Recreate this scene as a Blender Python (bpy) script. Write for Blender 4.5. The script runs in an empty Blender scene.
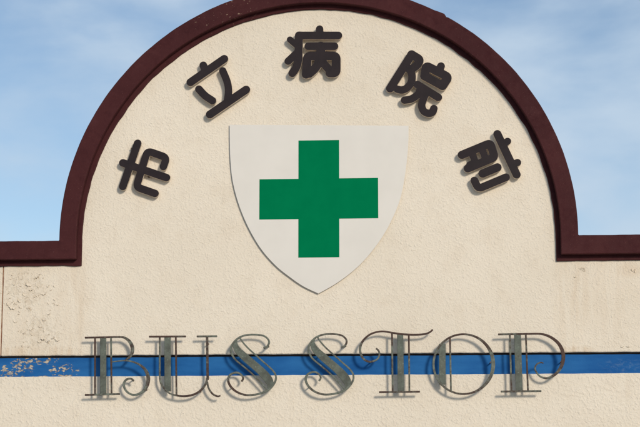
import bpy, bmesh, math, random
import numpy as np
from mathutils import Vector, Matrix

random.seed(7)
RNG = np.random.RandomState(7)
S = bpy.context.scene
C = S.collection

# ------------------------------------------------------------------ camera
DIST, ZC = 9.0, 3.2
ELEV, YAW, ROLL = math.radians(10.0), math.radians(3.6), math.radians(-0.03)
FPX = 1800.0                                   # focal length in pixels of a 640 px wide picture
CAM = Vector((DIST * math.tan(YAW), -DIST, ZC - DIST * math.tan(ELEV)))
FW = (Vector((0, 0, ZC)) - CAM).normalized()
RT = FW.cross(Vector((0, 0, 1))).normalized()
UP = RT.cross(FW)
RT, UP = RT * math.cos(ROLL) + UP * math.sin(ROLL), UP * math.cos(ROLL) - RT * math.sin(ROLL)
cd = bpy.data.cameras.new('camera')
cd.sensor_width = 36.0
cd.lens = 36.0 * FPX / 640.0
cd.clip_end = 2000.0
cam = bpy.data.objects.new('camera', cd)
cam.matrix_world = Matrix(((RT.x, UP.x, -FW.x, CAM.x), (RT.y, UP.y, -FW.y, CAM.y), (RT.z, UP.z, -FW.z, CAM.z), (0, 0, 0, 1)))
C.objects.link(cam)
S.camera = cam

# ------------------------------------------------------------------ sun and sky
SUN_R, SUN_D = 0.53, 0.42                      # on the wall: a shadow runs this far left / down for each unit of stand-off
SUN_DIR = Vector((SUN_R, -1.0, SUN_D)).normalized()    # towards the sun
SUN_EL = math.asin(SUN_DIR.z)
sl = bpy.data.lights.new('sun', 'SUN')
sl.energy = 2.2
sl.angle = math.radians(10.0)
sl.color = (1.0, 0.89, 0.74)
sun = bpy.data.objects.new('sun', sl)
sun.rotation_euler = SUN_DIR.to_track_quat('Z', 'Y').to_euler()
sun.location = (6, -12, 9)
C.objects.link(sun)

W = bpy.data.worlds.new('World')
S.world = W
W.use_nodes = True
wt = W.node_tree
wt.nodes.clear()


def wn(t, **k):
    n = wt.nodes.new(t)
    for a, b in k.items():
        setattr(n, a, b)
    return n


sky = wn('ShaderNodeTexSky', sky_type='NISHITA')
sky.sun_disc = False
sky.sun_elevation = SUN_EL
sky.sun_rotation = math.atan2(SUN_DIR.x, SUN_DIR.y)
sky.air_density = 0.9
sky.dust_density = 0.3
sky.ozone_density = 1.1
tc = wn('ShaderNodeTexCoord')
mp = wn('ShaderNodeMapping')
mp.inputs['Scale'].default_value = (1.0, 1.0, 2.0)
mp.inputs['Location'].default_value = (19.99, 15.39, 29.7)
wt.links.new(tc.outputs['Generated'], mp.inputs['Vector'])
cn = wn('ShaderNodeTexNoise')
cn.inputs['Scale'].default_value = 9.0
cn.inputs['Detail'].default_value = 6.0
cn.inputs['Roughness'].default_value = 0.46
cn.inputs['Distortion'].default_value = 0.15
wt.links.new(mp.outputs['Vector'], cn.inputs['Vector'])
cr = wn('ShaderNodeMapRange')
cr.interpolation_type = 'SMOOTHSTEP'
cr.inputs['From Min'].default_value = 0.38
cr.inputs['From Max'].default_value = 0.70
cr.inputs['To Max'].default_value = 0.95
wt.links.new(cn.outputs['Fac'], cr.inputs['Value'])
cm = wn('ShaderNodeMix', data_type='RGBA')
wt.links.new(cr.outputs['Result'], cm.inputs['Factor'])
wt.links.new(sky.outputs['Color'], cm.inputs[6])
cm.inputs[7].default_value = (4.7, 5.75, 6.9, 1)          # thin high cloud
bg = wn('ShaderNodeBackground')
bg.inputs['Strength'].default_value = 0.093
wt.links.new(cm.outputs[2], bg.inputs['Color'])
wo = wn('ShaderNodeOutputWorld')
wt.links.new(bg.outputs['Background'], wo.inputs['Surface'])

vs = S.view_settings
vs.view_transform = 'Standard'
vs.look = 'None'
vs.gamma = 1.0
vs.use_curve_mapping = False
vs.exposure = 0.31


# ------------------------------------------------------------------ helpers
def at(px, py, y=0.0):
    """the point of the plane at depth y that the traced point of the photograph belongs to, as (x, z)"""
    v = FW * FPX + RT * (px - 320.0) + UP * (213.5 - py)
    t = (y - CAM.y) / v.y
    return (CAM.x + t * v.x, CAM.z + t * v.z)


PXM = 0.00508                                   # metres for one picture pixel on the wall


def new_obj(name, me, mats=(), parent=None):
    o = bpy.data.objects.new(name, me)
    C.objects.link(o)
    if me is not None:
        for m in mats:
            me.materials.append(m)
    if parent is not None:
        o.parent = parent
    return o


def mesh(name, verts, faces, mats, parent=None, origin=(0, 0, 0)):
    me = bpy.data.meshes.new(name)
    ox, oy, oz = origin
    me.from_pydata([(a - ox, b - oy, c - oz) for a, b, c in verts], [], faces)
    bm = bmesh.new()
    bm.from_mesh(me)
    bmesh.ops.recalc_face_normals(bm, faces=bm.faces)
    bm.to_mesh(me)
    bm.free()
    return new_obj(name, me, mats, parent)


def empty(name, loc, label, cat, group=None):
    o = bpy.data.objects.new(name, None)
    o.empty_display_size = 0.1
    o.location = loc
    C.objects.link(o)
    tag(o, label, cat, group)
    return o


def tag(o, label=None, cat=None, group=None, kind=None):
    if label: o['label'] = label
    if cat: o['category'] = cat
    if group: o['group'] = group
    if kind: o['kind'] = kind
    return o


def bevel(o, w, seg=1, ang=30):
    m = o.modifiers.new('bevel', 'BEVEL')
    m.width = w
    m.segments = seg
    m.limit_method = 'ANGLE'
    m.angle_limit = math.radians(ang)
    return m


def catmull(pts, n=8):
    """smooth a list of tuples (any length) with centripetal-like Catmull-Rom, n samples for each span"""
    P = [np.array(p, float) for p in pts]
    P = [2 * P[0] - P[1]] + P + [2 * P[-1] - P[-2]]
    out = []
    for i in range(1, len(P) - 2):
        a, b, c, d = P[i - 1], P[i], P[i + 1], P[i + 2]
        for k in range(n):
            t = k / n
            out.append(0.5 * (2 * b + (c - a) * t + (2 * a - 5 * b + 4 * c - d) * t * t + (3 * b - a - 3 * c + d) * t ** 3))
    out.append(P[-2])
    return out


def wobble(x, seed=0.0):
    return (math.sin(x * 3.1 + seed) + 0.6 * math.sin(x * 7.7 + 2.1 * seed) + 0.4 * math.sin(x * 17.3 + 3.7 * seed)) / 2.0


# ------------------------------------------------------------------ materials
class Mat:
    def __init__(self, name):
        self.m = bpy.data.materials.new(name)
        self.m.use_nodes = True
        self.t = self.m.node_tree
        self.b = self.t.nodes['Principled BSDF']
        self.co = self.n('ShaderNodeTexCoord').outputs['Object']

    def n(self, t, **k):
        nd = self.t.nodes.new(t)
        for a, b in k.items():
            setattr(nd, a, b)
        return nd

    def l(self, a, b):
        self.t.links.new(a, b)

    def put(self, sock, v):
        if hasattr(v, 'links') or isinstance(v, bpy.types.NodeSocket):
            self.l(v, sock)
        else:
            sock.default_value = v

    def noise(self, scale, detail=3, rough=0.5, dist=0.0, vec=None, sc=None):
        v = vec if vec is not None else self.co
        if sc:
            mpn = self.n('ShaderNodeMapping')
            mpn.inputs['Scale'].default_value = sc
            self.l(v, mpn.inputs['Vector'])
            v = mpn.outputs['Vector']
        nd = self.n('ShaderNodeTexNoise')
        nd.inputs['Scale'].default_value = scale
        nd.inputs['Detail'].default_value = detail
        nd.inputs['Roughness'].default_value = rough
        nd.inputs['Distortion'].default_value = dist
        self.l(v, nd.inputs['Vector'])
        return nd.outputs['Fac']

    def ramp(self, v, a, b, lo=0.0, hi=1.0, smooth=True):
        nd = self.n('ShaderNodeMapRange')
        if smooth:
            nd.interpolation_type = 'SMOOTHSTEP'
        nd.inputs['From Min'].default_value = a
        nd.inputs['From Max'].default_value = b
        nd.inputs['To Min'].default_value = lo
        nd.inputs['To Max'].default_value = hi
        self.l(v, nd.inputs['Value'])
        return nd.outputs['Result']

    def math(self, op, a, b=0.0):
        nd = self.n('ShaderNodeMath', operation=op)
        self.put(nd.inputs[0], a)
        self.put(nd.inputs[1], b)
        return nd.outputs[0]

    def mix(self, f, a, b):
        nd = self.n('ShaderNodeMix', data_type='RGBA')
        self.put(nd.inputs['Factor'], f)
        self.put(nd.inputs[6], a if isinstance(a, bpy.types.NodeSocket) else (*a, 1))
        self.put(nd.inputs[7], b if isinstance(b, bpy.types.NodeSocket) else (*b, 1))
        return nd.outputs[2]

    def bump(self, h, dist, strength=1.0, normal=None):
        nd = self.n('ShaderNodeBump')
        nd.inputs['Strength'].default_value = strength
        nd.inputs['Distance'].default_value = dist
        self.l(h, nd.inputs['Height'])
        if normal is not None:
            self.l(normal, nd.inputs['Normal'])
        return nd.outputs['Normal']

    def spot(self, x, z, rx, rz):
        """soft elliptical mask on the wall around (x, z), 1 in the middle"""
        sp = self.n('ShaderNodeSeparateXYZ')
        self.l(self.co, sp.inputs[0])
        dx = self.math('MULTIPLY', self.math('SUBTRACT', sp.outputs[0], x), 1 / rx)
        dz = self.math('MULTIPLY', self.math('SUBTRACT', sp.outputs[2], z), 1 / rz)
        d = self.math('ADD', self.math('MULTIPLY', dx, dx), self.math('MULTIPLY', dz, dz))
        return self.ramp(d, 0.0, 1.0, 1.0, 0.0)

    def done(self, col=None, rough=None, normal=None, metal=None, spec=None):
        for k, v in (('Base Color', col), ('Roughness', rough), ('Normal', normal), ('Metallic', metal), ('Specular IOR Level', spec)):
            if v is None:
                continue
            if k == 'Base Color' and not isinstance(v, bpy.types.NodeSocket):
                v = (*v, 1)
            self.put(self.b.inputs[k], v)
        return self.m


def stucco_material(name, wear=True, k=1.0):
    s = Mat(name)
    # splattered render: lumps about 1 to 2 cm, flattened tops, fine grit between
    warp = s.noise(26, 2, 0.5)
    lump = s.noise(92 * k, 2, 0.45, 0.15)
    lump2 = s.noise(150 * k, 2, 0.5, 0.2)
    grit = s.noise(420, 2, 0.6)
    h = s.math('ADD', s.ramp(lump, 0.40, 0.80), s.math('MULTIPLY', s.ramp(lump2, 0.38, 0.78), 0.40))
    h = s.math('MULTIPLY', h, s.ramp(warp, 0.3, 0.68, 0.6, 1.0))
    h = s.math('ADD', h, s.math('MULTIPLY', grit, 0.08))
    big = s.noise(1.7, 4, 0.55)
    mid = s.noise(9, 4, 0.6)
    col = s.mix(s.ramp(big, 0.3, 0.7), (0.675, 0.608, 0.510), (0.715, 0.648, 0.550))
    col = s.mix(s.ramp(mid, 0.45, 0.8, 0.0, 0.35), col, (0.61, 0.525, 0.42))
    # run-off streaks, stretched downwards
    streak = s.noise(14, 3, 0.6, 0.0, None, (1.0, 1.0, 0.12))
    col = s.mix(s.ramp(streak, 0.58, 0.82, 0.0, 0.3), col, (0.56, 0.47, 0.36))
    # dust pits
    pit = s.noise(85, 2, 0.5)
    col = s.mix(s.ramp(pit, 0.68, 0.80, 0.0, 0.25), col, (0.52, 0.43, 0.33))
    if wear:
        x, z = at(33, 300)
        reg = s.math('MAXIMUM', s.spot(*at(26, 292), 0.16, 0.15), s.math('MULTIPLY', s.spot(*at(44, 332), 0.16, 0.13), 0.95))
        brk = s.noise(46, 4, 0.6, 0.6)
        chip = s.ramp(s.math('MULTIPLY', s.math('SUBTRACT', brk, 0.43), reg), 0.08, 0.12)
        col = s.mix(s.math('MULTIPLY', chip, 0.2), col, (0.50, 0.42, 0.31))
        h = s.math('SUBTRACT', h, s.math('MULTIPLY', chip, 0.35))
        rim = s.math('MULTIPLY', chip, s.math('SUBTRACT', 1.0, chip))
        col = s.mix(s.math('MULTIPLY', rim, 0.9), col, (0.36, 0.25, 0.14))
        # rust-coloured bleeding below the coping and above the band
        run = s.noise(30, 3, 0.6, 0.3, None, (1.0, 1.0, 0.10))
        for px, py, rx, rz, a in ((573, 296, 0.11, 0.36, 0.28), (76, 305, 0.11, 0.34, 0.24), (40, 352, 0.3, 0.04, 0.4), (610, 300, 0.2, 0.30, 0.14), (22, 305, 0.2, 0.32, 0.16),
                                  (580, 350, 0.10, 0.03, 0.5), (632, 270, 0.09, 0.05, 0.25)):
            x, z = at(px, py)
            f = s.math('MULTIPLY', s.math('MULTIPLY', s.spot(x, z, rx, rz), s.ramp(run, 0.25, 0.7)), a)
            col = s.mix(f, col, (0.48, 0.33, 0.19))
    return s.done(col, 0.88, s.bump(h, 0.0018 / k), spec=0.1)


M_STUCCO = stucco_material('cream splatter render', k=1.12)
M_STUCCO_LOW = stucco_material('cream splatter render, lower', wear=False, k=0.84)

s = Mat('maroon coping paint')
n1 = s.noise(3.0, 5, 0.6)
n2 = s.noise(26, 4, 0.65)
n3 = s.noise(150, 3, 0.6)
col = s.mix(s.ramp(n1, 0.3, 0.7), (0.044, 0.0125, 0.0145), (0.060, 0.0175, 0.019))
col = s.mix(s.ramp(n2, 0.48, 0.8, 0.0, 0.5), col, (0.030, 0.009, 0.012))
col = s.mix(s.ramp(s.noise(11, 4, 0.65, 0.4), 0.52, 0.75, 0.0, 0.35), col, (0.078, 0.026, 0.028))
col = s.mix(s.ramp(s.noise(190, 2, 0.5), 0.66, 0.74, 0.0, 0.5), col, (0.17, 0.085, 0.075))
lx, lz = at(222, 8)
lich = s.math('MULTIPLY', s.ramp(s.noise(75, 3, 0.55), 0.645, 0.70), s.math('MAXIMUM', s.spot(lx, lz, 0.30, 0.16), s.math('MULTIPLY', s.ramp(s.noise(2.2, 2), 0.6, 0.75), 0.5)))
col = s.mix(s.math('MULTIPLY', lich, 0.75), col, (0.30, 0.21, 0.15))
h = s.math('ADD', s.math('MULTIPLY', n2, 0.7), s.math('MULTIPLY', n3, 0.4))
M_COPING = s.done(col, s.ramp(n2, 0.3, 0.8, 0.5, 0.75), s.bump(h, 0.0018, 0.8), spec=0.06)

s = Mat('blue band paint')
n1 = s.noise(5, 4, 0.6, 0, None, (0.5, 1, 2.0))
n2 = s.noise(60, 3, 0.6)
n4 = s.noise(46, 6, 0.62, 0.5, None, (0.8, 1, 1.5))
col = s.mix(s.ramp(n1, 0.3, 0.72), (0.009, 0.080, 0.265), (0.022, 0.130, 0.35))
lx, lz = at(43, 367)
reg = None
for px, py, rx, rz in ((40, 360, 0.17, 0.030), (9, 371, 0.10, 0.045), (65, 371, 0.11, 0.055), (24, 366, 0.09, 0.06), (44, 377, 0.25, 0.012), (97, 377, 0.2, 0.008)):
    q = s.spot(*at(px, py), rx, rz)
    reg = q if reg is None else s.math('MAXIMUM', reg, q)
wear = s.ramp(s.math('MULTIPLY', s.math('SUBTRACT', n4, 0.43), reg), 0.065, 0.11)
scuff = s.math('MULTIPLY', s.ramp(n4, 0.48, 0.7), s.math('MAXIMUM', s.math('MULTIPLY', s.spot(at(628, 366)[0], at(628, 366)[1], 0.16, 0.05), 0.25), s.math('MULTIPLY', reg, 0.35)))
col = s.mix(scuff, col, (0.20, 0.29, 0.38))
col = s.mix(wear, col, s.mix(s.ramp(n2, 0.35, 0.65), (0.29, 0.235, 0.18), (0.50, 0.45, 0.38)))
h = s.math('SUBTRACT', s.math('MULTIPLY', n2, 0.35), s.math('MULTIPLY', wear, 0.6))
M_BLUE = s.done(col, 0.55, s.bump(h, 0.002), spec=0.06)

s = Mat('dark drip groove')
M_GROOVE = s.done(s.mix(s.ramp(s.noise(30, 3), 0.35, 0.7), (0.022, 0.013, 0.011), (0.045, 0.026, 0.020)), 0.8)

s = Mat('rust stained joint')
M_JOINT = s.done(s.mix(s.ramp(s.noise(40, 4), 0.35, 0.7), (0.20, 0.085, 0.05), (0.36, 0.24, 0.16)), 0.9)

s = Mat('dark letter face')
n1 = s.noise(18, 4, 0.6)
M_FACE = s.done(s.mix(s.ramp(n1, 0.3, 0.7), (0.018, 0.0135, 0.016), (0.024, 0.0175, 0.020)), s.ramp(s.noise(9, 3), 0.3, 0.7, 0.5, 0.62), spec=0.12)
s = Mat('pale letter edge')
M_EDGE = s.done(s.mix(s.ramp(s.noise(60, 3), 0.4, 0.7), (0.68, 0.58, 0.46), (0.50, 0.38, 0.27)), 0.6)
s = Mat('dull stud metal')
M_STUD = s.done(s.mix(s.noise(80, 2), (0.08, 0.05, 0.035), (0.16, 0.11, 0.08)), 0.6, metal=0.3)

s = Mat('white sign board')
n1 = s.noise(6, 3, 0.5)
M_BOARD = s.done(s.mix(s.ramp(n1, 0.3, 0.7), (0.64, 0.615, 0.575), (0.665, 0.64, 0.60)), s.ramp(n1, 0.3, 0.7, 0.4, 0.5), spec=0.15)
s = Mat('green sign vinyl')
n1 = s.noise(9, 4, 0.6)
M_GREEN = s.done(s.mix(s.ramp(n1, 0.3, 0.7), (0.0004, 0.152, 0.060), (0.0008, 0.164, 0.065)), 0.55, spec=0.0)

def bronze(name, lo, hi):
  s = Mat(name)
  oi = s.n('ShaderNodeObjectInfo')
  vm = s.n('ShaderNodeVectorMath', operation='ADD')
  s.l(s.co, vm.inputs[0])
  cmb = s.n('ShaderNodeCombineXYZ')
  s.l(s.math('MULTIPLY', oi.outputs['Random'], 9.0), cmb.inputs[0])
  s.l(s.math('MULTIPLY', oi.outputs['Random'], 5.0), cmb.inputs[2])
  s.l(cmb.outputs[0], vm.inputs[1])
  v = vm.outputs[0]
  n1 = s.noise(4.5, 3, 0.55, 0.3, v)
  n2 = s.noise(55, 4, 0.65, 0.0, v)
  n3 = s.noise(220, 2, 0.6, 0.0, v)
  col = s.mix(s.ramp(n2, 0.35, 0.7), (0.050, 0.030, 0.025), (0.088, 0.054, 0.043))
  green = s.mix(s.ramp(n2, 0.35, 0.7), (0.095, 0.105, 0.088), (0.165, 0.185, 0.155))
  col = s.mix(s.ramp(s.math('ADD', n1, s.math('MULTIPLY', s.math('SUBTRACT', n2, 0.5), 0.5)), lo, hi), col, green)
  return s.done(col, s.ramp(n2, 0.3, 0.7, 0.5, 0.7), s.bump(s.math('ADD', n2, s.math('MULTIPLY', n3, 0.4)), 0.0012, 0.8), metal=0.1, spec=0.2)


M_BRONZE = bronze('weathered bronze', 0.44, 0.66)
M_PATINA = bronze('weathered bronze, greener', 0.30, 0.54)

s = Mat('verdigris plate')
n1 = s.noise(16, 4, 0.6, 0.2)
n2 = s.noise(90, 4, 0.65)
col = s.mix(s.ramp(n1, 0.3, 0.7), (0.072, 0.078, 0.066), (0.125, 0.145, 0.122))
col = s.mix(s.ramp(n2, 0.55, 0.75, 0.0, 0.7), col, (0.22, 0.265, 0.225))
col = s.mix(s.ramp(n2, 0.42, 0.25, 0.0, 0.7), col, (0.055, 0.042, 0.033))
M_PLATE = s.done(col, 0.6, s.bump(n2, 0.0012, 0.8), metal=0.1, spec=0.2)

s = Mat('pale concrete paving')
n1 = s.noise(0.6, 4)
n2 = s.noise(45, 3)
M_GROUND = s.done(s.mix(s.ramp(n1, 0.3, 0.7), (0.33, 0.32, 0.30), (0.40, 0.385, 0.36)), 0.9, s.bump(n2, 0.004))

# ------------------------------------------------------------------ setting
g = mesh('ground', [(-300, -300, 0), (300, -300, 0), (300, 300, 0), (-300, 300, 0)], [(0, 1, 2, 3)], [M_GROUND])
tag(g, kind='structure')

# ------------------------------------------------------------------ the gabled sign wall
XC = -0.0147
HALF = 7.0                                       # the wall runs on past the picture on both sides
Z_LIP, Z_BT, Z_BB = 2.4855, 2.4752, 2.3788       # lower lip of upper wall, top and bottom of blue band
wall = empty('gable_wall', (XC, 0.15, 0), 'cream stucco wall with a round gable, maroon coping and a blue band', 'wall')
WO = (XC, 0.15, 0)
NARM, NV, NARC = 220, 4, 340


def gable_path(half, z_arm, zc, r, jit=0.0, seed=0.0):
    """left arm, short upright, half circle, upright, right arm"""
    pts = []
    for i in range(NARM):
        t = i / NARM
        x = -HALF + (XC - half + HALF) * t ** 0.55
        pts.append([x, z_arm + jit * wobble(x * 9, seed)])
    for i in range(NV):
        t = i / NV
        pts.append([XC - half + (half - r) * 0.0, z_arm + (zc - z_arm) * t])
    for i in range(NARC + 1):
        a = math.pi * (1 - i / NARC)
        rr = r + (half - r) * abs(math.cos(a)) ** 3 + jit * wobble(a * 11, seed + 2) * math.sin(a) ** 0.5 if True else r
        pts.append([XC + rr * math.cos(a), zc + rr * math.sin(a)])
    for i in range(NV):
        t = (i + 1) / NV
        pts.append([XC + half, zc + (z_arm - zc) * t])
    for i in range(NARM):
        t = (i + 1) / NARM
        x = XC + half + (HALF - XC - half) * (1 - (1 - t) ** 1.0)
        pts.append([x, z_arm + jit * wobble(x * 9, seed + 1)])
    return pts


P_OUT = gable_path(1.3125, 3.066, 3.085, 1.3090, 0.0009, 1.0)
P_FAS = gable_path(1.2250, 2.9705, 3.073, 1.2235, 0.0006, 4.0)
P_TRM = gable_path(1.2035, 2.9425, 3.066, 1.2060, 0.0014, 8.0)
# the ragged brush edge where the maroon meets the render
RAG = RNG.uniform(-1, 1, len(P_TRM) + 6)
RAG = np.convolve(RAG, [0.2, 0.5, 0.8, 1, 0.8, 0.5, 0.2], 'valid') * 0.0012
for i, p in enumerate(P_TRM):
    k = RAG[i]
    ca, sa = p[0] - XC, p[1] - 3.066
    if p[1] > 3.05 and abs(ca) < 1.25:
        d = math.hypot(ca, sa)
        p[0] += ca / d * k
        p[1] += sa / d * k
    else:
        p[1] += k
# a small broken joint on the outer edge, right of the top
for i, p in enumerate(P_OUT):
    x, z = at(444, 17, -0.045)
    d = p[0] - x
    if p[1] > 3.2 and -0.05 < d < 0.02:
        p[1] += 0.010 * (d + 0.05) / 0.07 * (1 if d < 0.004 else -0.4)
P_HID = gable_path(1.2500, 3.000, 3.073, 1.2500)
Y_FAS, Y_TRM, Y_BACK = -0.055, -0.013, 0.32


def lathe_band(rows, name, mat, parent, smooth=False):
    """rows: list of (path, y); joins each row to the next, all rows have the same number of points"""
    n = len(rows[0][0])
    verts, faces = [], []
    for path, y in rows:
        verts += [(p[0], y, p[1]) for p in path]
    for r in range(len(rows) - 1):
        for i in range(n - 1):
            a = r * n + i
            faces.append((a, a + 1, a + n + 1, a + n))
    o = mesh(name, verts, faces, [mat], parent, WO)
    return o


fas = lathe_band([(P_HID, 0.02), (P_FAS, 0.02), (P_FAS, Y_FAS), (P_OUT, Y_FAS), (P_OUT, Y_BACK), (P_FAS, Y_BACK)], 'coping', M_COPING, wall)
tag(fas, 'maroon painted coping that follows the arch and the two flat shoulders')
bevel(fas, 0.006, 3, 50)
trim = lathe_band([(P_HID, Y_TRM), (P_TRM, Y_TRM), (P_TRM, 0.02)], 'inner_trim', M_COPING, fas)
bevel(trim, 0.003, 2, 50)

JX = at(2.2, 310)[0]
JW = 0.0035


def wall_panel(path, x0, x1, zb, name, mat, y=0.0):
    """front of the wall under a path, between x0 and x1, down to zb, with a rounded-over return at the lip"""
    xs = []
    pts = []
    last = -1e9
    for p in path:
        if p[0] > last + 1e-4:
            pts.append(p)
            last = p[0]
    pts = [p for p in pts if x0 < p[0] < x1]
    zi = lambda x: float(np.interp(x, [q[0] for q in pts], [q[1] for q in pts]))
    pts = [[x0, zi(x0)]] + pts + [[x1, zi(x1)]]
    n = len(pts)
    lip = lambda x: zb + 0.0012 * wobble(x * 10, 5.0)
    verts = [(p[0], y, p[1]) for p in pts] + [(p[0], y, lip(p[0]) + 0.004) for p in pts] + [(p[0], y + 0.003, lip(p[0])) for p in pts] + [(p[0], y + 0.06, lip(p[0])) for p in pts]
    faces = []
    for r in range(3):
        for i in range(n - 1):
            a = r * n + i
            faces.append((a, a + 1, a + n + 1, a + n))
    b = len(verts)                                # returns at both ends
    for e in (0, n - 1):
        verts += [(pts[e][0], y, pts[e][1]), (pts[e][0], y + 0.06, pts[e][1]), (pts[e][0], y + 0.06, zb), (pts[e][0], y, zb + 0.004)]
        faces.append((b, b + 1, b + 2, b + 3))
        b += 4
    return mesh(name, verts, faces, [mat], wall, WO)


def plain(path):
    return path


wall_panel(P_HID, JX + JW, HALF, Z_LIP, 'render_panel', M_STUCCO)
wall_panel(P_HID, -HALF, JX - JW, Z_LIP, 'render_panel', M_STUCCO)


def box(name, x0, x1, y0, y1, z0, z1, mat, parent=None, origin=(0, 0, 0)):
    v = [(x, y, z) for z in (z0, z1) for y in (y0, y1) for x in (x0, x1)]
    f = [(0, 1, 5, 4), (2, 3, 7, 6), (0, 2, 6, 4), (1, 3, 7, 5), (0, 1, 3, 2), (4, 5, 7, 6)]
    return mesh(name, v, f, [mat], parent, origin)


box('expansion_joint', JX - JW + 0.0002, JX + JW - 0.0002, 0.004, 0.05, Z_LIP + 0.002, 2.99, M_JOINT, wall, WO)
box('drip_groove', -HALF, HALF, 0.030, 0.06, Z_BT - 0.02, Z_LIP + 0.03, M_GROOVE, wall, WO)
# blue band: its own slightly uneven strip, set back behind the lip
N = 400
bv, bf = [], []
for i in range(N + 1):
    x = -HALF + 2 * HALF * i / N
    zt = Z_BT + 0.0010 * wobble(x * 13, 2.0)
    bv += [(x, 0.018, Z_BB - 0.02), (x, 0.018, zt - 0.002), (x, 0.020, zt), (x, 0.05, zt)]
for i in range(N):
    for k in range(3):
        a = i * 4 + k
        bf.append((a, a + 4, a + 5, a + 1))
band = mesh('blue_band', bv, bf, [M_BLUE], wall, WO)
tag(band, 'blue painted band with flaking paint at its left end')
lv, lf = [], []
for i in range(N + 1):
    x = -HALF + 2 * HALF * i / N
    zt = Z_BB + 0.0010 * wobble(x * 11, 6.0)
    lv += [(x, 0.0, 0.0), (x, 0.0, zt - 0.003), (x, 0.002, zt), (x, 0.05, zt)]
for i in range(N):
    for k in range(3):
        a = i * 4 + k
        lf.append((a, a + 4, a + 5, a + 1))
mesh('lower_wall', lv, lf, [M_STUCCO_LOW], wall, WO)
# the body behind: back and ends of the wall, so that it is solid
n = len(P_OUT)
kv, kf = [], []
pp = [p for i, p in enumerate(P_HID)]
last = -1e9
q = []
for p in pp:
    if p[0] > last + 1e-4:
        q.append(p)
        last = p[0]
for p in q:
    kv += [(p[0], 0.30, 0.0), (p[0], 0.30, p[1])]
for i in range(len(q) - 1):
    a = 2 * i
    kf.append((a, a + 2, a + 3, a + 1))
b = len(kv)
for x in (-HALF + 0.001, HALF - 0.001):
    kv += [(x, 0.07, 0), (x, 0.30, 0), (x, 0.30, 2.98), (x, 0.07, 2.98)]
    kf.append((b, b + 1, b + 2, b + 3))
    b += 4
mesh('back_wall', kv, kf, [M_STUCCO_LOW], wall, WO)

# curled flakes of paint on the left shoulder and a few chips on the right
fv, ff = [], []
cv, cf = [], []


def flake(px, py, size, ang, lift, span=1.9):
    x, z = at(px, py)
    r = size * PXM
    b = len(fv)
    NU, NVV = 9, 4
    for j in range(NVV + 1):
        t = j / NVV
        for i in range(NU):
            a = ang + span * (i / (NU - 1) - 0.5)
            rr = r * (0.40 + 0.60 * t) * (1 + 0.16 * math.sin(i * 2.3 + px))
            up = lift * PXM * t * t * math.sin(math.pi * (i + 0.6) / (NU + 0.2))
            fv.append((x + rr * math.cos(a) - 0.75 * r * math.cos(ang), -0.0012 - up, z + rr * math.sin(a) - 0.75 * r * math.sin(ang)))
    for j in range(NVV):
        for i in range(NU - 1):
            a = b + j * NU + i
            ff.append((a, a + 1, a + NU + 1, a + NU))
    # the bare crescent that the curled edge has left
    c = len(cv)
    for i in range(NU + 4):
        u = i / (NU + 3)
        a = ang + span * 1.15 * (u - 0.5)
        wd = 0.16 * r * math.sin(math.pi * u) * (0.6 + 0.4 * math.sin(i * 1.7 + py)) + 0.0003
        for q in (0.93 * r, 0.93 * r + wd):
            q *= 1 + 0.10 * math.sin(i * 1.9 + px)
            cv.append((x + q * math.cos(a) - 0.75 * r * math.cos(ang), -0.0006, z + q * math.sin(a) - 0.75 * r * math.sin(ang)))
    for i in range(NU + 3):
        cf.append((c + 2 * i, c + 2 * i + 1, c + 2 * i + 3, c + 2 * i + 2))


R = math.radians
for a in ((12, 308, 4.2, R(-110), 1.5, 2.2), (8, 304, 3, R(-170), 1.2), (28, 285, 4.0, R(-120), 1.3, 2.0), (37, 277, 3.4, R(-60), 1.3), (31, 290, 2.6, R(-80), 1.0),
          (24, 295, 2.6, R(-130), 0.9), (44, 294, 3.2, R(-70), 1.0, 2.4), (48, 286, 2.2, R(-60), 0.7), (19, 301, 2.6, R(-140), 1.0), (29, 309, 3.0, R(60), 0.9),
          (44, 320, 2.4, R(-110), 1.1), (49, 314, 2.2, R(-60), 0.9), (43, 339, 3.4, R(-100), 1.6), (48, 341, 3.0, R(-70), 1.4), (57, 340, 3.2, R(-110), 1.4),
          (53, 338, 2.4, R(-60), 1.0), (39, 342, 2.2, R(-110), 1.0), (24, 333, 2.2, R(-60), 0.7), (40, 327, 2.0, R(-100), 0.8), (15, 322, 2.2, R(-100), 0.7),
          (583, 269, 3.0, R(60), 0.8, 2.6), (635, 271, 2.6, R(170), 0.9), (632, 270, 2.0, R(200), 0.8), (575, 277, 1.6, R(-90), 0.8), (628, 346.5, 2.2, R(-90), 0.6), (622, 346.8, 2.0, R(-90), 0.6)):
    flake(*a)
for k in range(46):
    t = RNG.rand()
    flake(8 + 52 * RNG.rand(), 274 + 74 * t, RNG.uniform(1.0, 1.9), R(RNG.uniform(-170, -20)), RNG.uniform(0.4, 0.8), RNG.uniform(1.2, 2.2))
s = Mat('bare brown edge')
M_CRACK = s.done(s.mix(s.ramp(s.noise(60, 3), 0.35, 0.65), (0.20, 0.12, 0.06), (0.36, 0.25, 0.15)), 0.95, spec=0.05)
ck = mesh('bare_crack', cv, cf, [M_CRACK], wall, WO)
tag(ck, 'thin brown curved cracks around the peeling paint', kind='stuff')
fl = mesh('paint_flakes', fv, ff, [M_STUCCO], wall, WO)
sol = fl.modifiers.new('thick', 'SOLIDIFY')
sol.thickness = 0.0008
tag(fl, 'curled flakes of cream paint peeling off the wall', kind='stuff')

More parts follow.
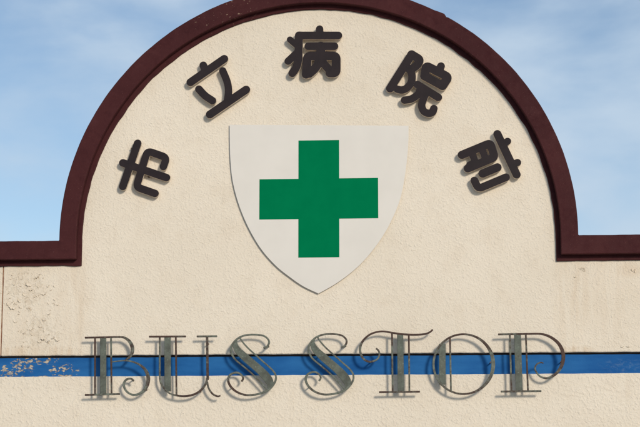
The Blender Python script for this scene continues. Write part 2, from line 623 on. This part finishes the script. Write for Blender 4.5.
# ------------------------------------------------------------------ the shield sign
Y_SH = -0.014
half_r = [(408.6, 125.6), (408.5, 140), (407.2, 158), (404.3, 180), (400.2, 199), (394, 215), (386.2, 230.5), (376, 246), (362.6, 262.0), (349, 274.2), (334, 284.8), (318.4, 293.6)]
half_l = [(318.4, 293.6), (303, 286.2), (289, 276.5), (276, 266.0), (262.5, 251), (252.0, 234.5), (243.5, 217), (237.0, 199), (232.4, 180), (230.3, 160), (229.7, 140), (229.6, 124.7)]
outl = [tuple(p) for p in catmull(half_r, 5)[:-1]] + [tuple(p) for p in catmull(half_l, 5)]
so = at(318.4, 293.6, Y_SH)
sh = empty('shield_sign', (so[0], Y_SH, so[1]), 'white shield board with a green cross in the middle of the arch', 'sign')
SO = (so[0], Y_SH, so[1])
pts = [at(a, b, Y_SH) for a, b in outl]
n = len(pts)
vv = [(p[0], Y_SH, p[1]) for p in pts] + [(p[0], Y_SH + 0.006, p[1]) for p in pts]
o = mesh('board', vv, [tuple(range(n))] + [tuple(range(2 * n - 1, n - 1, -1))] + [(i, (i + 1) % n, n + (i + 1) % n, n + i) for i in range(n)], [M_BOARD], sh, SO)
bevel(o, 0.0012, 2, 40)
xs = [at(298.4, 200, Y_SH)[0], at(339.2, 200, Y_SH)[0], at(259.4, 200, Y_SH)[0], at(378.2, 200, Y_SH)[0]]
zs = [at(319, 140.3, Y_SH)[1], at(319, 178.6, Y_SH)[1], at(319, 218.9, Y_SH)[1], at(319, 257.4, Y_SH)[1]]
cp = [(xs[0], zs[0]), (xs[1], zs[0]), (xs[1], zs[1]), (xs[3], zs[1]), (xs[3], zs[2]), (xs[1], zs[2]), (xs[1], zs[3]), (xs[0], zs[3]), (xs[0], zs[2]), (xs[2], zs[2]), (xs[2], zs[1]), (xs[0], zs[1])]
vv = [(p[0], Y_SH - 0.0007, p[1]) for p in cp] + [(p[0], Y_SH + 0.001, p[1]) for p in cp]
mesh('cross', vv, [tuple(range(12))] + [(i, (i + 1) % 12, 12 + (i + 1) % 12, 12 + i) for i in range(12)], [M_GREEN], sh, SO)


def rod(name, x, z, y0, y1, r, mat, parent, origin, n=10):
    v, f = [], []
    for y in (y0, y1):
        for i in range(n):
            a = 2 * math.pi * i / n
            v.append((x + r * math.cos(a), y, z + r * math.sin(a)))
    for i in range(n):
        f.append((i, (i + 1) % n, n + (i + 1) % n, n + i))
    f += [tuple(range(n)), tuple(range(n, 2 * n))]
    return mesh(name, v, f, [mat], parent, origin)


for px, py in ((250, 140), (388, 140), (318, 275)):
    x, z = at(px, py, Y_SH)
    rod('spacer', x, z, -0.009, 0.012, 0.012, M_STUD, sh, SO)

# ------------------------------------------------------------------ the dark raised characters
Y_K, T_K = -0.033, 0.017


def contour(strokes):
    """outline loops of a union of round-ended strokes; strokes: list of (points, half width), metres"""
    allp = np.array([p for st in strokes for p in st[0]])
    hw = max(st[1] for st in strokes)
    res = 0.0011
    x0, z0 = allp.min(0) - hw - 0.006
    x1, z1 = allp.max(0) + hw + 0.006
    nx, nz = int((x1 - x0) / res) + 1, int((z1 - z0) / res) + 1
    X, Z = np.meshgrid(x0 + res * np.arange(nx), z0 + res * np.arange(nz), indexing='ij')
    D = np.full((nx, nz), 1.0)
    kk = 0.0022
    for P, w in strokes:
        d1 = np.full((nx, nz), 1.0)
        for (ax, az), (bx, bz) in zip(P[:-1], P[1:]):
            vx, vz = bx - ax, bz - az
            t = np.clip(((X - ax) * vx + (Z - az) * vz) / max(vx * vx + vz * vz, 1e-12), 0, 1)
            d1 = np.minimum(d1, np.hypot(X - ax - t * vx, Z - az - t * vz))
        d1 = d1 - w
        h = np.clip(0.5 + 0.5 * (D - d1) / kk, 0, 1)
        D = D * (1 - h) + d1 * h - kk * h * (1 - h)
    segs = {}
    inside = D < 0

    def ex(i, j):       # crossing on the edge (i,j)-(i+1,j)
        t = D[i, j] / (D[i, j] - D[i + 1, j]); return (x0 + res * (i + t), z0 + res * j)

    def ez(i, j):
        t = D[i, j] / (D[i, j] - D[i, j + 1]); return (x0 + res * i, z0 + res * (j + t))
    cell = inside[:-1, :-1] * 1 + inside[1:, :-1] * 2 + inside[1:, 1:] * 4 + inside[:-1, 1:] * 8
    T = {1: [('l', 'b')], 2: [('b', 'r')], 3: [('l', 'r')], 4: [('r', 't')], 5: [('l', 't'), ('r', 'b')], 6: [('b', 't')], 7: [('l', 't')],
         8: [('t', 'l')], 9: [('t', 'b')], 10: [('b', 'l'), ('t', 'r')], 11: [('t', 'r')], 12: [('r', 'l')], 13: [('r', 'b')], 14: [('b', 'l')]}
    pos = {}
    adj = {}
    for i, j in zip(*np.nonzero((cell > 0) & (cell < 15))):
        i, j = int(i), int(j)
        key = {'b': ('x', i, j), 't': ('x', i, j + 1), 'l': ('z', i, j), 'r': ('z', i + 1, j)}
        for a, b in T[int(cell[i, j])]:
            ka, kb = key[a], key[b]
            for k in (ka, kb):
                if k not in pos:
                    pos[k] = ex(k[1], k[2]) if k[0] == 'x' else ez(k[1], k[2])
            adj.setdefault(ka, []).append(kb)
            adj.setdefault(kb, []).append(ka)
    loops, seen = [], set()
    for k in adj:
        if k in seen:
            continue
        loop, cur, prev = [], k, None
        while cur is not None and cur not in seen:
            seen.add(cur)
            loop.append(pos[cur])
            nxt = [q for q in adj[cur] if q != prev and q not in seen]
            prev, cur = cur, (nxt[0] if nxt else None)
        L = np.array(loop)
        for _ in range(3):                       # take the grid out of it
            L = 0.5 * L + 0.25 * (np.roll(L, 1, 0) + np.roll(L, -1, 0))
        keep = [0]
        for i in range(1, len(L)):               # fewer points on straight runs
            a, b, c = L[keep[-1]], L[i], L[(i + 1) % len(L)]
            d = abs((b[0] - a[0]) * (c[1] - a[1]) - (b[1] - a[1]) * (c[0] - a[0])) / max(math.hypot(*(c - a)), 1e-9)
            if d > 0.00006 or math.hypot(*(b - a)) > 0.012:
                keep.append(i)
        L = L[keep]
        area = 0.5 * abs(float(np.sum(L[:, 0] * np.roll(L[:, 1], -1) - np.roll(L[:, 0], -1) * L[:, 1])))
        if len(L) > 5 and area > 3e-6:
            loops.append(L)
    return loops


def plate(name, loops, y, t, parent, origin):
    """flat plate with holes: front at depth y, thickness t, dark front, pale edge"""
    cu = bpy.data.curves.new(name, 'CURVE')
    cu.dimensions = '2D'
    cu.fill_mode = 'BOTH'
    bd = 0.0007
    cu.extrude = t / 2 - bd
    cu.bevel_depth = bd
    cu.bevel_resolution = 1
    cu.offset = -bd
    for L in loops:
        sp = cu.splines.new('POLY')
        sp.points.add(len(L) - 1)
        for q, (x, z) in zip(sp.points, L):
            q.co = (x - origin[0], z - origin[2], 0, 1)
        sp.use_cyclic_u = True
    tmp = bpy.data.objects.new(name, cu)
    C.objects.link(tmp)
    dg = bpy.context.evaluated_depsgraph_get()
    me = bpy.data.meshes.new_from_object(tmp.evaluated_get(dg))
    bpy.data.objects.remove(tmp)
    yc = y + t / 2 - origin[1]
    for v in me.vertices:
        x, a, b = v.co
        v.co = (x, yc - b, a)
    me.materials.clear()
    o = new_obj(name, me, [M_FACE, M_EDGE], parent)
    me.update()
    for p in me.polygons:
        p.material_index = 0 if p.normal.y < -0.6 else 1
    return o


KGROUP = 'raised dark characters along the arch'


def character(label, origin_px, pieces, studs):
    ox, oz = at(*origin_px, Y_K)
    org = (ox, Y_K, oz)
    root = empty('raised_character', org, label, 'letter', KGROUP)
    for ip, strokes in enumerate(pieces):
        yk = Y_K - 0.0007 * ip
        st = []
        for pts, hw in strokes:
            p = pts
            if len(p) > 2 and isinstance(p, list):
                p = [tuple(q) for q in catmull(p, 6)]
            st.append(([at(a, b, Y_K) for a, b in p], hw * PXM))
        plate('stroke', contour(st), yk, T_K, root, org)
    for px, py in studs:
        x, z = at(px, py, Y_K)
        rod('stud', x, z, Y_K + T_K - 0.002, 0.012, 0.005, M_STUD, root, org, 8)
    return root


def zf(o, s):
    return lambda *q: [(o[0] + a / s, o[1] + b / s) for a, b in q]


def corner(pts, r=2.4):
    """polyline with rounded corners (tuple: not splined again)"""
    out = [pts[0]]
    for a, b, c in zip(pts[:-2], pts[1:-1], pts[2:]):
        a, b, c = np.array(a), np.array(b), np.array(c)
        u, v = (a - b) / np.linalg.norm(a - b), (c - b) / np.linalg.norm(c - b)
        p0, p1 = b + u * r, b + v * r
        for k in range(7):
            t = k / 6
            out.append(tuple((1 - t) ** 2 * p0 + 2 * t * (1 - t) * b + t * t * p1))
    out.append(pts[-1])
    return tuple(out)


f = zf((100, 130), 5.69)
character('dark raised character shaped like a barred hook, lowest on the left of the arch', (140, 190), [[
    (f((214, 76), (130, 321)), 4.0), (f((130, 187), (378, 271)), 3.95),
    (corner(f((313, 361), (206, 324), (270, 119), (379, 157), (361, 208)), 4.6), 3.9)]],
    [(131, 148), (150, 155), (148, 176), (126, 180)])
f = zf((175, 45), 5.024)
character('dark raised character with two slanted bars and a short dot, second from the left', (215, 118), [
    [(f((142, 102), (152, 128)), 4.0), (f((78, 187), (247, 70)), 4.2)],
    [(f((120, 222), (150, 254), (188, 280)), 3.95)],
    [(f((240, 130), (262, 185), (269, 230), (264, 275)), 3.8), (f((176, 349), (357, 225)), 4.25)]],
    [(200, 76), (217, 64), (206, 95), (227, 85), (218, 109), (238, 97)])
character('dense dark raised character standing upright at the top of the arch', (315, 78), [
    [([(319.6, 29.0), (319.6, 34)], 3.8), ([(299.0, 35.5), (338.2, 35.5)], 4.1),
     ([(299.0, 35.5), (298.6, 50), (298.2, 60), (296.2, 67.5), (292.4, 73.2)], 4.15),
     ([(290.0, 39.6), (297, 45.5)], 3.3), ([(288.2, 61.2), (298, 52)], 3.9)],
    [([(308.4, 46.3), (334.4, 46.3)], 4.05), (corner([(306.2, 74.4), (307.4, 56.0), (336.2, 56.0), (336.2, 73.2), (330, 73.2)], 3.2), 4.5),
     ([(320.8, 46), (320.6, 54), (318.5, 62.5), (315, 68.5), (309.5, 73.6)], 4.5), ([(320.6, 58), (323.8, 63.6), (328.8, 69.5)], 4.2)]],
    [(297, 42), (330, 35.5), (296, 64), (312, 46.5), (336, 60), (307, 68)])
character('dark raised character of three pieces tilted to the right, right of the top one', (415, 112), [
    [(((411.6, 54.6), (390.2, 88.4)), 4.3), (corner([(411.6, 54.4), (420.2, 59.6), (417.4, 65.2), (410.2, 70.2)], 3.0), 4.35),
     ([(410.2, 70.2), (412.0, 76), (411.0, 83), (406.9, 88.0), (401.8, 90.0), (397.4, 89.2)], 3.9)],
    [([(441.0, 66.2), (439.5, 70)], 4.0), (corner([(424.7, 76.1), (426.2, 65.7), (448.4, 77.2), (442.6, 85.9)], 3.4), 4.5), (((424.7, 76.1), (442.2, 85.7)), 4.45)],
    [(((417.4, 84.6), (438.2, 97.4)), 4.0), ([(421.2, 87), (418.3, 94), (411.6, 98.9), (404.6, 100.2)], 3.9),
     ([(427.0, 91), (423.5, 99), (421.6, 105.5), (423.8, 111.2), (428.4, 113.4), (432.4, 112.4), (433.8, 108.6)], 3.85)]],
    [(409, 58), (393, 84), (411, 84), (430, 68), (445, 82), (420, 87), (436, 96), (425, 112)])
character('dark raised character turned on its side, lowest on the right of the arch', (485, 190), [
    [(((497.4, 134.0), (516.6, 174.6)), 4.1), ([(507.6, 141.2), (502.7, 145.0)], 3.6), ([(517.5, 162.5), (511.7, 165)], 3.7)],
    [(corner([(461.9, 154.9), (490.2, 143.2), (494.6, 157.2), (467.9, 168.4)], 3.2), 4.25), (((471.6, 151.8), (475.9, 164)), 3.65), (((481.6, 148.0), (486.0, 160)), 3.65),
     (((469.2, 164.5), (475, 162)), 3.0)],
    [(((482.6, 173.6), (497.4, 167.4)), 4.25)],
    [(corner([(506.0, 177.3), (478.4, 188.9), (474.4, 180.6)], 4.2), 3.95)]],
    [(500, 140), (514, 170), (466, 153), (490, 155), (485, 172), (496, 168), (476, 185), (502, 179)])

# ------------------------------------------------------------------ BUS STOP: thin bronze letters on pins
Y_L = -0.055
T_L = 0.009
LGROUP = 'weathered metal letters spelling BUS STOP'


def ribbon(name, pts, parent, origin, y=Y_L, t=T_L, mat=None, n=6, smooth=True):
    """bent flat bar: pts are (px, py, width in px)"""
    if smooth and len(pts) > 2:
        pts = catmull(pts, n)
    P = [(*at(p[0], p[1], y), (p[2] + 0.12) * PXM / 2) for p in pts]
    v, fc = [], []
    m = len(P)
    for i, (x, z, w) in enumerate(P):
        a, b = P[max(i - 1, 0)], P[min(i + 1, m - 1)]
        tx, tz = b[0] - a[0], b[1] - a[1]
        d = math.hypot(tx, tz) or 1.0
        nx, nz = -tz / d, tx / d
        v += [(x + nx * w, y, z + nz * w), (x - nx * w, y, z - nz * w), (x - nx * w, y + t, z - nz * w), (x + nx * w, y + t, z + nz * w)]
    for i in range(m - 1):
        for k in range(4):
            a, b = 4 * i + k, 4 * i + (k + 1) % 4
            fc.append((a, b, b + 4, a + 4))
    fc += [(0, 1, 2, 3), (4 * m - 4, 4 * m - 3, 4 * m - 2, 4 * m - 1)]
    o = mesh(name, v, fc, [mat or M_BRONZE], parent, origin)
    bevel(o, 0.0014, 1, 45)
    return o


class Letter:
    def __init__(self, label, px, py):
        x, z = at(px, py, Y_L)
        self.o = (x, Y_L, z)
        self.r = empty('metal_letter', self.o, label, 'letter', LGROUP)

    def bar(self, a, b, w=1.7, name='serif_bar', dy=0.0):
        ribbon(name, [(*a, w), (*b, w)], self.r, self.o, Y_L - dy)

    def rod(self, a, b, w=1.65):
        ribbon('thin_stem', [(*a, w), (*b, w)], self.r, self.o, Y_L + 0.0012, 0.007)

    def stem(self, a, b, w=6.0):
        ribbon('broad_stem', [(*a, w), (*b, w)], self.r, self.o, Y_L + 0.0024, 0.005, M_PLATE)

    def curve(self, pts, name='curl', dy=-0.0006, mat=None):
        ribbon(name, pts, self.r, self.o, Y_L - dy, mat=mat)

    def pins(self, *pp):
        for px, py in pp:
            x, z = at(px, py, Y_L)
            rod('pin', x, z, Y_L + 0.004, 0.012, 0.0034, M_STUD, self.r, self.o, 8)


# B
L = Letter('weathered metal letter B with a curled lower bowl, leftmost of the BUS STOP letters', 103, 395)
L.bar((84.7, 337.6), (119.0, 336.9))
L.curve([(117.5, 336.95, 1.6), (121.5, 337.0, 1.8), (125.2, 338.0, 2.3), (129.4, 341.3, 3.0), (132.1, 346.8, 3.5), (132.0, 352.4, 3.0), (129.2, 357.2, 2.2), (124.3, 361.0, 1.2)], 'upper_bowl')
L.curve([(111.4, 361.8, 1.0), (118, 361.0, 1.1), (125.5, 360.5, 1.2), (132.7, 361.7, 1.5), (139.8, 364.8, 2.0), (145.6, 370.4, 2.9), (148.2, 378.0, 3.5), (146.8, 385.6, 3.2), (143.0, 391.2, 2.5), (136.3, 394.6, 2.0),
         (130.4, 394.0, 1.9), (125.6, 390.2, 2.0), (123.6, 384.9, 2.1), (124.4, 381.6, 2.0), (126.7, 379.3, 1.9), (129.8, 378.5, 1.8), (132.2, 379.3, 1.8), (133.6, 381.2, 1.8)], 'lower_bowl', -0.0009, M_PATINA)
L.rod((94.9, 337.4), (94.9, 394.5)); L.stem((103.1, 337.5), (103.2, 394.3), 6.1); L.rod((110.9, 337.2), (111.4, 394.2))
L.bar((84.7, 394.8), (119.8, 393.9))
L.pins((103.1, 345), (103.1, 388), (131.6, 378.9), (145.2, 389))
# U
L = Letter('weathered metal letter U with a flicked tail, second of the BUS STOP letters', 180, 396)
L.bar((148.9, 336.5), (185.8, 336.3)); L.bar((196.6, 336.3), (217.1, 336.1))
L.curve([(159.6, 336.8, 1.65), (159.6, 350, 1.65), (159.6, 365, 1.65), (159.7, 377.5, 1.7), (160.9, 382.9, 1.8), (163.6, 387.8, 1.6), (168.8, 392.8, 1.5), (175.5, 395.2, 1.7), (184.8, 396.1, 1.9), (194.2, 394.2, 1.9), (201.3, 389.6, 1.9), (205.6, 383.6, 1.9), (207.3, 377.5, 2.0)], 'bowl')
L.stem((167.5, 336.8), (167.7, 391.5), 6.3); L.rod((175.7, 336.6), (176.4, 394.9))
L.rod((207.0, 336.4), (207.6, 380), 2.3)
L.curve([(207.0, 381.5, 1.8), (208.0, 386.5, 1.7), (210.2, 391.0, 1.7), (213.2, 394.4, 1.7), (217.4, 396.2, 1.6), (220.4, 395.6, 1.3)], 'tail', -0.0010)
L.pins((167.6, 343), (167.6, 386), (207.2, 343), (199.5, 391))


def letter_s(label, dx, dy):
    L = Letter(label, 252 + dx, 395 + dy)
    sh_ = lambda pts: [(a + dx, b + dy, w) for a, b, w in pts]
    L.curve(sh_([(263.4, 348.2, 1.9), (267.2, 346.2, 1.8), (269.0, 342.3, 1.8), (267.8, 338.9, 1.7), (263.4, 335.7, 1.6), (255.2, 334.5, 1.6), (246.0, 335.0, 1.6), (239.3, 337.4, 1.7), (234.1, 341.7, 1.7), (231.0, 347.6, 1.9), (231.6, 353.6, 1.8),
                 (235.4, 359.6, 1.6), (243.4, 366.3, 1.5), (252.8, 374.4, 1.5), (262.6, 384.6, 1.4), (266.6, 389.6, 1.2)]), 'upper_curl', mat=M_PATINA)
    L.curve(sh_([(239.9, 337.4, 1.5), (241.7, 340.7, 1.5), (247.0, 347.0, 1.5), (255.2, 354.6, 1.5), (264.5, 362.8, 1.5), (272.0, 369.6, 1.6), (275.4, 374.6, 1.7), (275.7, 379.6, 1.8), (273.3, 384.6, 1.9), (269.2, 389.0, 2.0), (263.4, 392.3, 1.9),
                 (255.2, 394.5, 1.8), (246.0, 394.9, 1.8), (237.6, 392.3, 2.0), (231.3, 387.3, 2.2), (228.2, 381.4, 2.2), (228.9, 376.3, 2.0), (232.9, 373.1, 1.8), (238.2, 372.7, 1.7), (242.0, 375.5, 1.7), (243.0, 378.7, 1.7), (241.3, 381.5, 1.8)]), 'lower_curl', -0.0010, M_PATINA)
    ribbon('broad_stem', sh_([(236.6, 340.0, 1.6), (235.0, 343.6, 4.4), (237.4, 349.8, 6.4), (244.6, 356.9, 7.6), (255.2, 366.0, 7.8), (261.5, 371.6, 8.0), (267.2, 377.9, 8.2), (270.0, 383.6, 7.0), (268.6, 388.6, 3.0)]), L.r, L.o, Y_L + 0.0028, 0.004, M_PLATE)
    L.pins((267.8 + dx, 345.6 + dy), (231.2 + dx, 386.8 + dy), (242 + dx, 354.5 + dy), (268 + dx, 381 + dy))
    return L


letter_s('weathered metal letter S right after the U, third of the BUS STOP letters', 0, 0)
letter_s('weathered metal letter S just left of the T, first of the word STOP', 77.6, -0.6)
# T
L = Letter('weathered metal letter T with a long curled swash for its top bar', 400, 392)
L.curve([(376.0, 348.2, 1.6), (378.6, 350.8, 1.7), (379.4, 355, 1.7), (376.9, 359.3, 1.7), (371.3, 361.5, 1.7), (365.6, 360.4, 1.9), (361.4, 355.6, 2.2), (360.0, 348.8, 2.3), (362.5, 341.4, 2.0), (368.8, 335.1, 1.7), (376.3, 332.0, 1.6), (383.8, 331.3, 1.6), (392.5, 332.7, 1.7),
         (402.5, 334.1, 1.8), (415, 334.6, 1.8), (425, 333.9, 1.7), (430, 331.9, 1.6), (432.8, 329.4, 1.5)], 'swash_bar')
L.rod((392.0, 333.0), (392.6, 392)); L.stem((400.1, 333.8), (400.9, 391.6), 6.0); L.rod((408.8, 334.6), (409.4, 391.6))
L.bar((379, 392.1), (420, 391.5))
L.pins((400.2, 341), (400.8, 386), (370, 361.2))
# O
L = Letter('weathered metal round letter O between the T and the P', 463.5, 395)
ring = []
for i in range(49):
    a = 2 * math.pi * i / 48 + 2.2
    ring.append((463.4 + 29.9 * math.cos(a), 364.0 - 29.9 * math.sin(a), 1.7 + 1.9 * max(0, math.cos(a - 0.0)) ** 2.2 + 0.4 * max(0, -math.cos(a)) ** 2))
ribbon('ring', ring, L.r, L.o, Y_L + 0.0004, T_L, n=2)
L.stem((442.2, 343.6), (442.4, 384.6), 6.4); L.rod((450.0, 337.6), (451.0, 391.2))
L.pins((442.2, 350), (442.4, 380), (490.6, 362))
# P
L = Letter('weathered metal letter P with a curled bowl, rightmost of the BUS STOP letters', 518, 392)
L.bar((498.0, 334.3), (537.0, 333.6))
L.curve([(535.5, 333.65, 1.6), (540.5, 333.8, 1.8), (545.8, 334.9, 2.1), (552.8, 338.3, 2.5), (558.9, 343.8, 3.0), (562.4, 350.6, 3.4), (563.4, 357.8, 3.5), (561.8, 365.2, 3.2), (557.6, 372, 2.7), (551.6, 376.6, 2.2), (545.5, 378.1, 1.8), (539.5, 375.8, 1.6),
         (535.8, 370.9, 1.5), (535.2, 367, 1.4), (537.4, 363.7, 1.3), (541.1, 362.4, 1.2), (543.6, 363.2, 1.0)], 'bowl')
L.rod((509.8, 334.4), (511.5, 391.2)); L.stem((517.5, 334.2), (519.2, 391.0), 6.6); L.rod((525.8, 334.0), (528.0, 391.0))
L.bar((500.8, 391.4), (541.5, 391.0))
L.pins((517.8, 341), (519, 386), (561.2, 361.5))
